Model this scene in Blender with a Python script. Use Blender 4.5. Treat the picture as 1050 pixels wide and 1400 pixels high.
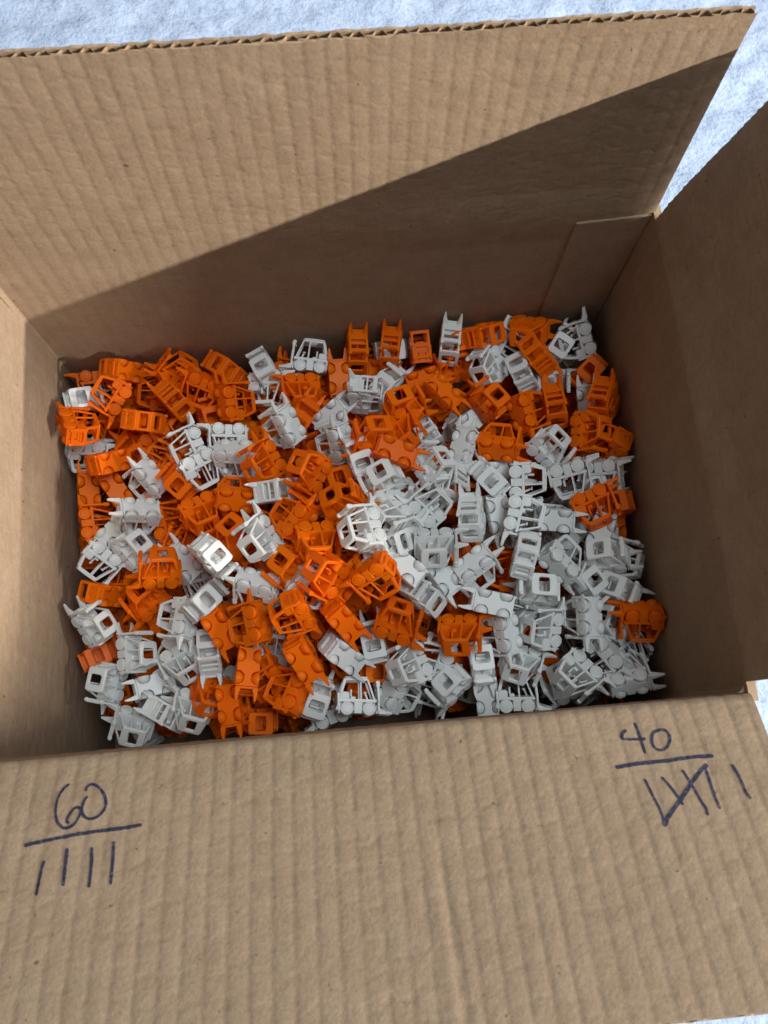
import bpy, bmesh, math
import numpy as np
from mathutils import Matrix, Quaternion, Vector

for o in list(bpy.data.objects):
    bpy.data.objects.remove(o)
scene = bpy.context.scene
COL = scene.collection
MM = 0.001
TOY = 0.93 * MM                          # one unit of the toy forklift's own measurements

# ------------------------------------------------------------------ camera
# world: x right, y towards the back of the box, z up, box rim at z = 0 (metres)
W, D, H = 0.330, 0.2325, 0.2255          # inner width, depth, height of the box
T = 0.0042                               # board thickness
FLOOR = -H - 0.006
cam_data = bpy.data.cameras.new("camera")
cam = bpy.data.objects.new("camera", cam_data)
COL.objects.link(cam)
cam.matrix_world = Matrix(((0.995849, 0.082222, -0.039043, 0.004226),
                           (-0.089492, 0.962761, -0.255113, -0.003873),
                           (0.016614, 0.257548, 0.966123, 0.360355),
                           (0, 0, 0, 1)))
cam_data.sensor_fit = 'VERTICAL'
cam_data.sensor_height = 36.0
cam_data.lens = 1148.9 / 1400 * 36.0
cam_data.clip_start = 0.01
cam_data.clip_end = 60
cam_data.dof.use_dof = True
cam_data.dof.focus_distance = 0.475
cam_data.dof.aperture_fstop = 20.0
scene.camera = cam

# ------------------------------------------------------------------ light
world = bpy.data.worlds.new("World")
scene.world = world
world.use_nodes = True
world.node_tree.nodes["Background"].inputs[0].default_value = (1.0, 0.86, 0.80, 1)
world.node_tree.nodes["Background"].inputs[1].default_value = 0.150

def area(name, loc, target, sx, sy, power, color):
    l = bpy.data.lights.new(name, 'AREA')
    l.shape = 'RECTANGLE'
    l.size, l.size_y = sx, sy
    l.energy = power
    l.color = color
    o = bpy.data.objects.new(name, l)
    COL.objects.link(o)
    zc = (Vector(loc) - Vector(target)).normalized()
    xc = Vector((0, 1, 0))
    xc = (xc - zc * xc.dot(zc)).normalized()
    yc = zc.cross(xc)
    m = Matrix((xc, yc, zc)).transposed().to_4x4()
    m.translation = loc
    o.matrix_world = m
    return o

# a tube lamp to the right of the box (thin across, long along y) throws the sharp shadow of the right flap
area("tube_lamp", (3.60, -1.50, 1.747), (0.0, 0.10, 0.0), 2.60, 0.040, 425.0, (1.0, 0.94, 0.85))
# the pale ceiling light of the room, wide and soft
area("ceiling_light", (0.62, 0.10, 2.0), (0.0, 0.10, -0.1), 1.0, 1.0, 29.0, (0.84, 0.94, 1.0))

vs = scene.view_settings
vs.view_transform = 'Standard'
vs.look = 'None'
vs.exposure = 0.0
vs.gamma = 1.0
scene.render.engine = 'CYCLES'
scene.cycles.use_denoising = True
scene.cycles.max_bounces = 10
scene.cycles.transmission_bounces = 6
scene.cycles.diffuse_bounces = 5
scene.cycles.sample_clamp_indirect = 4.0

# ------------------------------------------------------------------ helpers
def put(name, mesh, parent=None, mat=None):
    o = bpy.data.objects.new(name, mesh)
    if mat is not None and not mesh.materials:
        mesh.materials.append(mat)
    COL.objects.link(o)
    if parent is not None:
        o.parent = parent
    return o

def tag(o, label=None, cat=None, group=None, kind=None):
    for k, v in (("label", label), ("category", cat), ("group", group), ("kind", kind)):
        if v:
            o[k] = v
    return o

class Noise:
    """smooth value noise on a repeating grid, sampled at any coordinates"""
    def __init__(self, seed, n=256):
        self.n = n
        self.g = np.random.default_rng(seed).uniform(-1, 1, (n, n))
    def __call__(self, x, y):
        n, g = self.n, self.g
        x = np.asarray(x, float); y = np.asarray(y, float)
        xi = np.floor(x).astype(int); yi = np.floor(y).astype(int)
        fx = x - xi; fy = y - yi
        fx = fx * fx * (3 - 2 * fx); fy = fy * fy * (3 - 2 * fy)
        a = g[xi % n, yi % n]; b = g[(xi + 1) % n, yi % n]
        c = g[xi % n, (yi + 1) % n]; d = g[(xi + 1) % n, (yi + 1) % n]
        return (a * (1 - fx) + b * fx) * (1 - fy) + (c * (1 - fx) + d * fx) * fy

def nodes_of(name):
    m = bpy.data.materials.new(name)
    m.use_nodes = True
    nt = m.node_tree
    return m, nt, nt.nodes["Principled BSDF"]

def ramp(nt, stops):
    r = nt.nodes.new("ShaderNodeValToRGB")
    while len(r.color_ramp.elements) < len(stops):
        r.color_ramp.elements.new(0.5)
    for e, (p, c) in zip(r.color_ramp.elements, stops):
        e.position = p
        e.color = (*c, 1)
    return r

def noise_node(nt, scale, detail=3, rough=0.5, stretch=None, coord="Object"):
    tc = nt.nodes.new("ShaderNodeTexCoord")
    mp = nt.nodes.new("ShaderNodeMapping")
    if stretch:
        mp.inputs["Scale"].default_value = stretch
    nt.links.new(tc.outputs[coord], mp.inputs["Vector"])
    n = nt.nodes.new("ShaderNodeTexNoise")
    n.inputs["Scale"].default_value = scale
    n.inputs["Detail"].default_value = detail
    n.inputs["Roughness"].default_value = rough
    nt.links.new(mp.outputs["Vector"], n.inputs["Vector"])
    return n

# ------------------------------------------------------------------ materials
def cardboard(name, lo, mid, hi):
    m, nt, b = nodes_of(name)
    big = noise_node(nt, 70, 6, 0.7)
    fib = noise_node(nt, 620, 4, 0.7)
    mix = nt.nodes.new("ShaderNodeMix"); mix.data_type = 'FLOAT'
    mix.inputs[0].default_value = 0.5
    nt.links.new(big.outputs["Fac"], mix.inputs[2])
    nt.links.new(fib.outputs["Fac"], mix.inputs[3])
    r = ramp(nt, [(0.36, lo), (0.5, mid), (0.66, hi)])
    nt.links.new(mix.outputs[0], r.inputs[0])
    # a few dark specks in the recycled paper
    sp = noise_node(nt, 330, 1, 0.4)
    sr = ramp(nt, [(0.17, (0.5, 0.45, 0.4)), (0.25, (1, 1, 1))])
    nt.links.new(sp.outputs["Fac"], sr.inputs[0])
    mu = nt.nodes.new("ShaderNodeMix"); mu.data_type = 'RGBA'; mu.blend_type = 'MULTIPLY'
    mu.inputs[0].default_value = 1.0
    nt.links.new(r.outputs[0], mu.inputs[6])
    nt.links.new(sr.outputs[0], mu.inputs[7])
    nt.links.new(mu.outputs[2], b.inputs["Base Color"])
    b.inputs["Roughness"].default_value = 0.82
    b.inputs["Specular IOR Level"].default_value = 0.25
    bp = nt.nodes.new("ShaderNodeBump")
    bp.inputs["Strength"].default_value = 0.55
    bp.inputs["Distance"].default_value = 0.0004
    nt.links.new(fib.outputs["Fac"], bp.inputs["Height"])
    nt.links.new(bp.outputs[0], b.inputs["Normal"])
    return m

M_CARD = cardboard("kraft_cardboard", (0.256, 0.182, 0.118), (0.297, 0.215, 0.144), (0.343, 0.255, 0.176))
M_CORE = cardboard("cardboard_core", (0.28, 0.18, 0.105), (0.34, 0.225, 0.14), (0.42, 0.30, 0.20))

def plastic(name, color, glow, rough, trans):
    """moulded plastic: glossy coat over a slightly translucent body; tone varies from piece to piece"""
    m, nt, b = nodes_of(name)
    oi = nt.nodes.new("ShaderNodeObjectInfo")
    n = noise_node(nt, 330, 3, 0.5)
    mu = nt.nodes.new("ShaderNodeMix"); mu.data_type = 'RGBA'; mu.blend_type = 'MULTIPLY'
    mu.inputs[0].default_value = 1.0
    mu.inputs[6].default_value = (*color, 1)
    nt.links.new(oi.outputs["Color"], mu.inputs[7])
    nt.links.new(mu.outputs[2], b.inputs["Base Color"])
    rr = nt.nodes.new("ShaderNodeMapRange")
    rr.inputs["To Min"].default_value = rough - 0.10
    rr.inputs["To Max"].default_value = rough + 0.14
    nt.links.new(n.outputs["Fac"], rr.inputs["Value"])
    nt.links.new(rr.outputs["Result"], b.inputs["Roughness"])
    bp = nt.nodes.new("ShaderNodeBump")
    b.inputs["Specular IOR Level"].default_value = 0.22 if "orange" in name else 0.34
    bp.inputs["Strength"].default_value = 0.10
    bp.inputs["Distance"].default_value = 0.0003
    nt.links.new(n.outputs["Fac"], bp.inputs["Height"])
    nt.links.new(bp.outputs[0], b.inputs["Normal"])
    tr = nt.nodes.new("ShaderNodeBsdfTranslucent")
    tr.inputs["Color"].default_value = (*glow, 1)
    mx = nt.nodes.new("ShaderNodeMixShader")
    mx.inputs[0].default_value = trans
    nt.links.new(b.outputs[0], mx.inputs[1])
    nt.links.new(tr.outputs[0], mx.inputs[2])
    nt.links.new(mx.outputs[0], nt.nodes["Material Output"].inputs["Surface"])
    return m

M_ORANGE = plastic("orange_plastic", (1.0, 0.220, 0.004), (1.0, 0.28, 0.002), 0.40, 0.36)
M_WHITE = plastic("white_plastic", (0.88, 0.895, 0.88), (0.94, 0.95, 0.93), 0.30, 0.26)

def ink():
    m, nt, b = nodes_of("blue_black_ink")
    n = noise_node(nt, 620, 4, 0.75)
    r = ramp(nt, [(0.36, (0.010, 0.012, 0.036)), (0.56, (0.024, 0.026, 0.060)), (0.70, (0.15, 0.115, 0.10))])
    nt.links.new(n.outputs["Fac"], r.inputs[0])
    nt.links.new(r.outputs[0], b.inputs["Base Color"])
    b.inputs["Roughness"].default_value = 0.6
    return m
M_INK = ink()

def carpet_mat():
    m, nt, b = nodes_of("pale_carpet")
    a = noise_node(nt, 260, 4, 0.7)
    c = noise_node(nt, 70, 3, 0.6)
    mix = nt.nodes.new("ShaderNodeMix"); mix.data_type = 'FLOAT'
    mix.inputs[0].default_value = 0.4
    nt.links.new(a.outputs["Fac"], mix.inputs[2])
    nt.links.new(c.outputs["Fac"], mix.inputs[3])
    r = ramp(nt, [(0.36, (0.28, 0.36, 0.50)), (0.46, (0.40, 0.51, 0.71)), (0.62, (0.49, 0.60, 0.79))])
    nt.links.new(mix.outputs[0], r.inputs[0])
    nt.links.new(r.outputs[0], b.inputs["Base Color"])
    b.inputs["Roughness"].default_value = 0.95
    b.inputs["Specular IOR Level"].default_value = 0.1
    bp = nt.nodes.new("ShaderNodeBump")
    bp.inputs["Strength"].default_value = 0.5
    bp.inputs["Distance"].default_value = 0.003
    nt.links.new(a.outputs["Fac"], bp.inputs["Height"])
    nt.links.new(bp.outputs[0], b.inputs["Normal"])
    return m
M_CARPET = carpet_mat()

# ------------------------------------------------------------------ carpet
def grid_mesh(name, X, Y, Z):
    ny, nx = X.shape
    co = np.stack([X, Y, Z], -1).reshape(-1, 3)
    i = np.arange(ny * nx).reshape(ny, nx)
    q = np.stack([i[:-1, :-1], i[:-1, 1:], i[1:, 1:], i[1:, :-1]], -1).reshape(-1, 4)
    me = bpy.data.meshes.new(name)
    me.from_pydata(co.tolist(), [], q.tolist())
    me.polygons.foreach_set("use_smooth", [True] * len(me.polygons))
    return me

xs = np.concatenate([[-8, -3], np.arange(-0.75, 1.0, 0.0045), [3, 8]])
ys = np.concatenate([[-8, -3], np.arange(-0.45, 1.15, 0.0045), [3, 8]])
X, Y = np.meshgrid(xs, ys)
n1, n2, n3 = Noise(1), Noise(2), Noise(3)
Zc = FLOOR - 0.004 + 0.0009 * n1(X / 0.011, Y / 0.011) + 0.0008 * n2(X / 0.0062, Y / 0.0062) + 0.0016 * n3(X / 0.035, Y / 0.022)
carpet = put("carpet", grid_mesh("carpet", X, Y, Zc), None, M_CARPET)
tag(carpet, "pale blue grey carpet under the box", None, None, "structure")

# ------------------------------------------------------------------ the cardboard box
box = bpy.data.objects.new("cardboard_box", None)
COL.objects.link(box)
box.location = (0, D / 2, -H)
tag(box, "open brown corrugated cardboard box with pen tallies on its front flap", "box")
bpy.context.view_layer.update()
BOX_INV = Matrix.Translation((0, -D / 2, H))

PITCH = 0.0079
nA, nB, nC, nD_, nE = (Noise(s) for s in (11, 12, 13, 14, 15))

def board_relief(u, s, seed, amp, crush):
    """washboard of the flutes plus crushed spots and fine cross cracks, metres towards the inside"""
    u = np.asarray(u, float); s = np.asarray(s, float)
    ph = 2 * np.pi * (u / PITCH + seed * 0.37) + 0.35 * nA(u / 0.05 + seed * 7, s / 0.06)
    w = np.sin(ph) + 0.42 * np.sin(2 * ph + 1.1) + 0.22 * np.sin(3 * ph + 2.0)
    wash = w * np.clip(0.80 + 0.22 * nB(u / 0.016 + seed * 3, s / 0.012) + 0.3 * nE(u / 0.0035, s / 0.0025), 0.1, 1.3)
    cr = nC(u / 0.0042 + seed * 13, s / 0.0033)
    cr2 = nD_(u / 0.0085 + seed * 5, s / 0.0052) + 0.5 * nA(u / 0.0021 + seed, s / 0.0026)
    cell = np.floor(u / PITCH + seed * 0.37)
    # short cracks that run across single flutes
    off = nE(cell * 3.7 + seed, cell * 1.3)
    k = np.cos(2 * np.pi * (s / 0.011 + off * 2.0 + 0.25 * nB(u / 0.004, s / 0.02)))
    crack = -np.clip((k - 0.90) / 0.10, 0, 1) * (0.4 + 0.6 * np.abs(nA(u / 0.01, s / 0.012)))
    sag = nD_(u / 0.11 + seed, s / 0.09) * 0.0012
    return amp * (0.00015 * wash) + crush * (0.00006 * cr + 0.00004 * cr2 + 0.00020 * crack) + sag * np.clip(s / 0.02, -1, 1) ** 2

class Side:
    """one wall with its flap: a profile that bends at the rim"""
    def __init__(self, origin, along, out, angle, seed, amp, crush, extra=None):
        self.o, self.a, self.out = (np.array(v, float) for v in (origin, along, out))
        self.seed, self.amp, self.crush, self.extra = seed, amp, crush, extra
        r = 0.0045
        ss = np.linspace(-H - 0.01, 0.14, 3000)
        t = np.clip((ss + r) / (2 * r), 0, 1)
        th = math.radians(angle) * t * t * (3 - 2 * t)
        ds = ss[1] - ss[0]
        oy = np.concatenate([[0], np.cumsum(np.sin(th[:-1])) * ds])
        oz = np.concatenate([[0], np.cumsum(np.cos(th[:-1])) * ds])
        i0 = np.searchsorted(ss, -0.02)
        self.ss, self.th, self.oy, self.oz = ss, th, oy - oy[i0], oz - oz[i0] - 0.02
        # keep the flap on the ideal plane through the rim
    def at(self, u, s, depth=0.0, relief=True):
        u = np.asarray(u, float); s = np.asarray(s, float); depth = np.asarray(depth, float)
        th = np.interp(s, self.ss, self.th)
        oy = np.interp(s, self.ss, self.oy); oz = np.interp(s, self.ss, self.oz)
        d = -depth
        if relief:
            dd = board_relief(u, s, self.seed, self.amp, self.crush)
            if self.extra is not None:
                dd = dd + self.extra(u, s)
            d = d + dd * (np.abs(depth) < 1e-6)
        z = np.array([0, 0, 1.0])
        nrm = -self.out * np.cos(th)[..., None] + z * np.sin(th)[..., None]
        return (self.o + self.a * u[..., None] + self.out * oy[..., None] + z * oz[..., None] + nrm * d[..., None])

def panel(name, side, u0, u1, s0, s1, du, ds, slot=None, saw=None, ragged=0.0):
    """a board swept along u from a closed cross-section; slot = open flute end at s1"""
    ns = max(2, int((s1 - s0) / ds) + 1)
    nu = max(2, int((u1 - u0) / du) + 1)
    prof = [(s, 0.0) for s in np.linspace(s0, s1, ns)]
    if slot:
        prof += [(s1, 0.0006), (s1 - slot, 0.0007), (s1 - slot, 0.0031), (s1, 0.0031)]
    prof += [(s, T) for s in np.linspace(s1, s0, max(2, ns // 8))]
    prof = np.array(prof)
    t = np.linspace(0, 1, nu)
    S, Tt = np.meshgrid(prof[:, 0], t)
    Dp = np.broadcast_to(prof[:, 1], S.shape)
    e = u1 if saw is None else u1 + saw(S)
    U = u0 + (e - u0) * Tt
    S2 = S.copy()
    if ragged:
        w = np.clip((S - s1 + 0.004) / 0.004, 0, 1)
        S2 = S + w * ragged * (nA(U / 0.004, Dp / 0.002 + 3) + 0.6 * nB(U / 0.0013, Dp / 0.002))
    P = side.at(U, S2, Dp)
    m = len(prof)
    co = P.reshape(-1, 3) - np.array([0, D / 2, -H])
    i = np.arange(nu * m).reshape(nu, m)
    j = np.roll(i, -1, axis=1)
    q = np.stack([i[:-1], j[:-1], j[1:], i[1:]], -1).reshape(-1, 4)
    faces = q.tolist() + [i[0][::-1].tolist(), i[-1].tolist()]
    me = bpy.data.meshes.new(name)
    me.from_pydata(co.tolist(), [], faces)
    bm = bmesh.new(); bm.from_mesh(me)
    bmesh.ops.recalc_face_normals(bm, faces=bm.faces)
    for f in bm.faces:
        f.smooth = len(f.verts) == 4
    for ed in bm.edges:
        if len(ed.link_faces) == 2 and ed.calc_face_angle(0) > 0.7:
            ed.smooth = False
    bm.to_mesh(me); bm.free()
    return put(name, me, box, M_CARD)

def corrugation(name, side, u0, u1, s0, s1, parent):
    """the wavy paper between the two liners, seen at the open board edge"""
    n = int((u1 - u0) / (PITCH / 14))
    u = np.linspace(u0, u1, n)
    ph = 2 * np.pi * (u / PITCH + side.seed * 0.37) + 0.5 * nA(u / 0.03, u * 0)
    w = np.clip(1.9 * np.sin(ph) + 0.35 * nB(u / 0.006, u * 0), -1, 1)
    dep = 0.00187 + w * 0.00110
    rows = []
    for s, d in ((s0, -0.00012), (s1 + 0.0, -0.00012), (s1, 0.00012), (s0, 0.00012)):
        jag = 0.0005 * nC(u / 0.003, u * 0 + 9) if s == s1 else 0
        rows.append(side.at(u, np.full(n, s) + jag, dep + d, relief=False))
    P = np.stack(rows, 1)
    co = P.reshape(-1, 3) - np.array([0, D / 2, -H])
    i = np.arange(n * 4).reshape(n, 4); j = np.roll(i, -1, axis=1)
    q = np.stack([i[:-1], j[:-1], j[1:], i[1:]], -1).reshape(-1, 4)
    me = bpy.data.meshes.new(name)
    me.from_pydata(co.tolist(), [], q.tolist() + [i[0][::-1].tolist(), i[-1].tolist()])
    return put(name, me, parent, M_CORE)

def front_dent(u, s):
    # the long soft crease down the middle of the front flap and a curved wrinkle beside it
    c = 0.0285 + 0.002 * nA(s / 0.03, s * 0)
    g = -0.00030 * np.exp(-((u - c) / 0.0016) ** 2) * np.clip((s - 0.045) / 0.03, 0, 1)
    g += 0.00016 * np.exp(-((u - c + 0.0042) / 0.0022) ** 2) * np.clip((s - 0.045) / 0.03, 0, 1)
    v = 0.036 + 0.010 * np.sin((u - 0.01) * 28) + 0.0016 * nB(u / 0.008, u * 0)
    g += -0.00016 * np.exp(-((s - v) / 0.0011) ** 2) * np.exp(-((u - 0.02) / 0.05) ** 2)
    v2 = 0.060 + 0.006 * nA(u / 0.03, u * 0 + 4)
    g += -0.00011 * np.exp(-((s - v2) / 0.0012) ** 2) * np.exp(-((u + 0.02) / 0.06) ** 2)
    return g

FL = 0.115
S_front = Side((0, 0, 0), (1, 0, 0), (0, -1, 0), 64, 1, 0.62, 0.95, front_dent)
S_back = Side((0, D, 0), (1, 0, 0), (0, 1, 0), 1.5, 2, 0.60, 1.2)
S_left = Side((-W / 2, 0, 0), (0, 1, 0), (-1, 0, 0), 74, 3, 0.5, 2.0)
S_right = Side((W / 2, 0, 0), (0, 1, 0), (1, 0, 0), 14, 4, 0.5, 0.7)

panel("front_wall", S_front, -W / 2 + 0.0002, W / 2 - 0.0002, -H, 0.0, 0.0014, 0.004)
panel("back_wall", S_back, -W / 2 + 0.0002, W / 2 - 0.0002, -H, 0.0, 0.0014, 0.0025)
panel("left_wall", S_left, -T, D + T, -H, 0.0, 0.0012, 0.0012)
panel("right_wall", S_right, -T, D + T, -H, 0.0, 0.0014, 0.0025)
front_flap = panel("front_flap", S_front, -W / 2 - 0.001, W / 2 + 0.001, 0.00006, FL, 0.00085, 0.00085, slot=0.006)
back_flap = panel("back_flap", S_back, -W / 2 + 0.001, W / 2 + 0.001, 0.00006, FL, 0.00085, 0.00085, slot=0.006, ragged=0.0004)
left_flap = panel("left_flap", S_left, 0.004, D - 0.004, 0.00006, FL, 0.002, 0.002)
def saw(S):
    k = (S / 0.0042) % 1.0
    return (0.0013 * np.abs(2 * k - 1) - 0.0006 + 0.0004 * nA(S / 0.0031, S * 0 + 2)) * (S > 0.003)
right_flap = panel("right_flap", S_right, 0.004, D - 0.0045, 0.00006, FL, 0.0014, 0.0007, saw=saw)
tag(back_flap, "back flap standing straight up")
tag(front_flap, "front flap folded out, with pen tallies")
tag(right_flap, "right flap with a sawtooth cut edge")
corrugation("corrugation", S_back, -W / 2 + 0.002, W / 2, FL - 0.006, FL, back_flap)
corrugation("corrugation", S_front, -W / 2, W / 2, FL - 0.006, FL, front_flap)

def solid(name, verts, faces, parent, mat, bevel=0.0, seg=1):
    me = bpy.data.meshes.new(name)
    me.from_pydata(verts, [], faces)
    bm = bmesh.new(); bm.from_mesh(me)
    bmesh.ops.recalc_face_normals(bm, faces=bm.faces)
    if bevel:
        bmesh.ops.bevel(bm, geom=bm.edges[:], offset=bevel, segments=seg, affect='EDGES', clamp_overlap=True)
    bm.to_mesh(me); bm.free()
    return put(name, me, parent, mat)

BF = [(0, 1, 2, 3), (7, 6, 5, 4), (0, 4, 5, 1), (1, 5, 6, 2), (2, 6, 7, 3), (3, 7, 4, 0)]
def box_verts(x0, x1, y0, y1, z0, z1):
    return [(x0, y0, z0), (x1, y0, z0), (x1, y1, z0), (x0, y1, z0), (x0, y0, z1), (x1, y0, z1), (x1, y1, z1), (x0, y1, z1)]
def local(v):
    return [(a, b - D / 2, c + H) for a, b, c in v]
solid("bottom", local(box_verts(-W / 2 - T, W / 2 + T, -T, D + T, -H - 0.005, -H - 0.0003)), BF, box, M_CARD)
# the glued corner tab on the back wall, its top cut at a slant
tx0, tx1 = 0.1273, W / 2 - 0.0004
tab = [(tx0, D - 0.0010, -H), (tx1, D - 0.0010, -H), (tx1, D - 0.0010, -0.0012), (tx0, D - 0.0010, -0.0040),
       (tx0, D + 0.0030, -H), (tx1, D + 0.0030, -H), (tx1, D + 0.0030, -0.0012), (tx0, D + 0.0030, -0.0040)]
solid("glue_tab", local(tab), BF, box, M_CARD, 0.0004)
# rounded folds in the upright corners
def fillet(name, cx, cy, sx, sy, r, top):
    vs_, n = [], 6
    for z in np.linspace(-H, top, 40):
        for k in range(n + 1):
            a = (math.pi / 2) * k / n
            jig = 0.00025 * float(nA(z / 0.012, k * 0.3 + cx * 50))
            vs_.append((cx + sx * (r - (r - jig) * math.cos(a) + 0 * r), cy + sy * (r - (r - jig) * math.sin(a)), z))
        vs_.append((cx - sx * 0.001, cy - sy * 0.001, z))
    m = n + 2
    rows = 40
    fs = []
    for j in range(rows - 1):
        for k in range(m):
            a, b_ = j * m + k, j * m + (k + 1) % m
            fs.append((a, b_, b_ + m, a + m))
    fs += [tuple(range(m))[::-1], tuple(range((rows - 1) * m, rows * m))]
    return solid(name, local(vs_), fs, box, M_CARD)
fillet("corner_fold", -W / 2, D, 1, -1, 0.0036, -0.0015)
fillet("corner_fold", -W / 2, 0, 1, 1, 0.0030, -0.004)
fillet("corner_fold", W / 2, 0, -1, 1, 0.0034, -0.003)

# pen writing on the front flap: 60 over four strokes, 40 over a struck tally of five and one more
STROKES = [
 ('digit_four', 1.25, [(109.5, 11.8), (107.8, 12.8), (106.9, 14.2), (107.0, 15.4), (109.4, 15.9), (112.9, 16.2), (116.2, 16.3)]),
 ('digit_four', 1.2, [(113.6, 8.8), (114.0, 12.6), (114.1, 17.3), (114.2, 22.4)]),
 ('digit_zero', 1.25, [(122.6, 13.1), (125.0, 13.4), (126.1, 15.8), (125.4, 18.4), (123.4, 20.8), (121.1, 21.6), (119.1, 20.9), (118.3, 18.8), (118.7, 16.2), (120.1, 14.0), (122.9, 13.0)]),
 ('pen_line', 1.6, [(100.8, 27.1), (110.0, 26.4), (122.1, 26.3), (131.5, 25.8), (141.0, 26.1)]),
 ('tally_stroke', 1.1, [(110.8, 32.8), (111.9, 39.0), (113.2, 46.0), (113.1, 50.7)]),
 ('tally_stroke', 1.1, [(117.7, 32.6), (120.0, 37.3), (121.5, 41.3), (122.5, 44.5)]),
 ('tally_stroke', 1.1, [(126.7, 30.6), (128.5, 37.1), (129.8, 43.5), (130.7, 46.7), (130.5, 49.4)]),
 ('tally_stroke', 1.15, [(136.3, 29.5), (135.9, 35.7), (135.8, 42.0), (136.1, 47.4)]),
 ('tally_stroke', 1.25, [(147.0, 30.2), (148.0, 36.1), (148.3, 41.8), (149.3, 44.6)]),
 ('tally_slash', 1.6, [(112.7, 52.0), (115.0, 48.9), (121.8, 42.7), (127.8, 37.0), (132.8, 32.5), (137.4, 29.3)]),
 ('digit_six', 1.1, [(-116.6, 12.6), (-118.6, 14.5), (-120.0, 18.1), (-120.2, 22.8), (-119.2, 26.9), (-117.1, 29.7), (-114.8, 30.6), (-112.4, 29.5), (-110.8, 27.0), (-110.2, 24.5), (-111.1, 23.0), (-113.0, 23.2), (-114.6, 25.4), (-115.2, 27.9), (-114.1, 28.7)]),
 ('digit_zero', 1.1, [(-108.5, 18.6), (-109.7, 21.2), (-109.9, 24.5), (-108.2, 27.0), (-105.5, 27.9), (-102.8, 26.8), (-100.9, 23.7), (-101.4, 20.0), (-103.9, 16.0), (-107.1, 13.8), (-109.0, 14.4), (-109.7, 16.4)]),
 ('pen_line', 1.4, [(-130.0, 35.8), (-120.8, 34.5), (-111.5, 33.5), (-100.7, 32.9), (-93.1, 32.7), (-85.8, 32.1)]),
 ('tally_stroke', 1.15, [(-121.4, 42.2), (-122.0, 47.4), (-122.3, 54.5)]),
 ('tally_stroke', 1.3, [(-113.4, 38.4), (-113.2, 44.6), (-112.8, 52.1)]),
 ('tally_stroke', 1.2, [(-104.1, 38.9), (-103.4, 45.5), (-103.2, 53.6)]),
 ('tally_stroke', 1.2, [(-96.0, 37.5), (-95.5, 45.0), (-95.3, 53.2)]),
]
def smooth_line(p, step=0.35):
    p = np.array(p)
    ext = np.vstack([2 * p[0] - p[1], p, 2 * p[-1] - p[-2]])
    out = []
    for i in range(1, len(ext) - 2):
        a, b, c, d = ext[i - 1:i + 3]
        n = max(2, int(np.linalg.norm(c - b) / step))
        t = np.linspace(0, 1, n, endpoint=False)[:, None]
        out.append(0.5 * (2 * b + (c - a) * t + (2 * a - 5 * b + 4 * c - d) * t ** 2 + (3 * b - a - 3 * c + d) * t ** 3))
    return np.vstack(out + [p[-1:]])
for k, (nm, wid, pts) in enumerate(STROKES):
    c = smooth_line(pts)
    tg = np.gradient(c, axis=0); tg /= np.linalg.norm(tg, axis=1)[:, None] + 1e-9
    nr = np.stack([-tg[:, 1], tg[:, 0]], 1)
    L = np.concatenate([[0], np.cumsum(np.linalg.norm(np.diff(c, axis=0), axis=1))])
    end = np.minimum(L, L[-1] - L)
    hw = wid / 2 * np.sqrt(np.clip((end + 0.12) / 0.6, 0.25, 1)) * (1 + 0.13 * nC(L / 1.7 + k * 9, L * 0))
    cols = []
    for f in (-1, -0.4, 0.4, 1):
        e = c + nr * (hw * f + (0.05 * nB(L / 0.6 + k, L * 0 + f) if abs(f) == 1 else 0))[:, None]
        cols.append(S_front.at(e[:, 0] * MM, e[:, 1] * MM, 0.0) + np.array([0, math.cos(math.radians(64)), math.sin(math.radians(64))]) * (0.00010 + 0.000004 * k))
    P = np.stack(cols, 1)
    n = len(c)
    i = np.arange(n * 4).reshape(n, 4)
    q = np.stack([i[:-1, :-1], i[:-1, 1:], i[1:, 1:], i[1:, :-1]], -1).reshape(-1, 4)
    me = bpy.data.meshes.new(nm)
    me.from_pydata((P.reshape(-1, 3) - np.array([0, D / 2, -H])).tolist(), [], q.tolist())
    put(nm, me, front_flap, M_INK)

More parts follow.
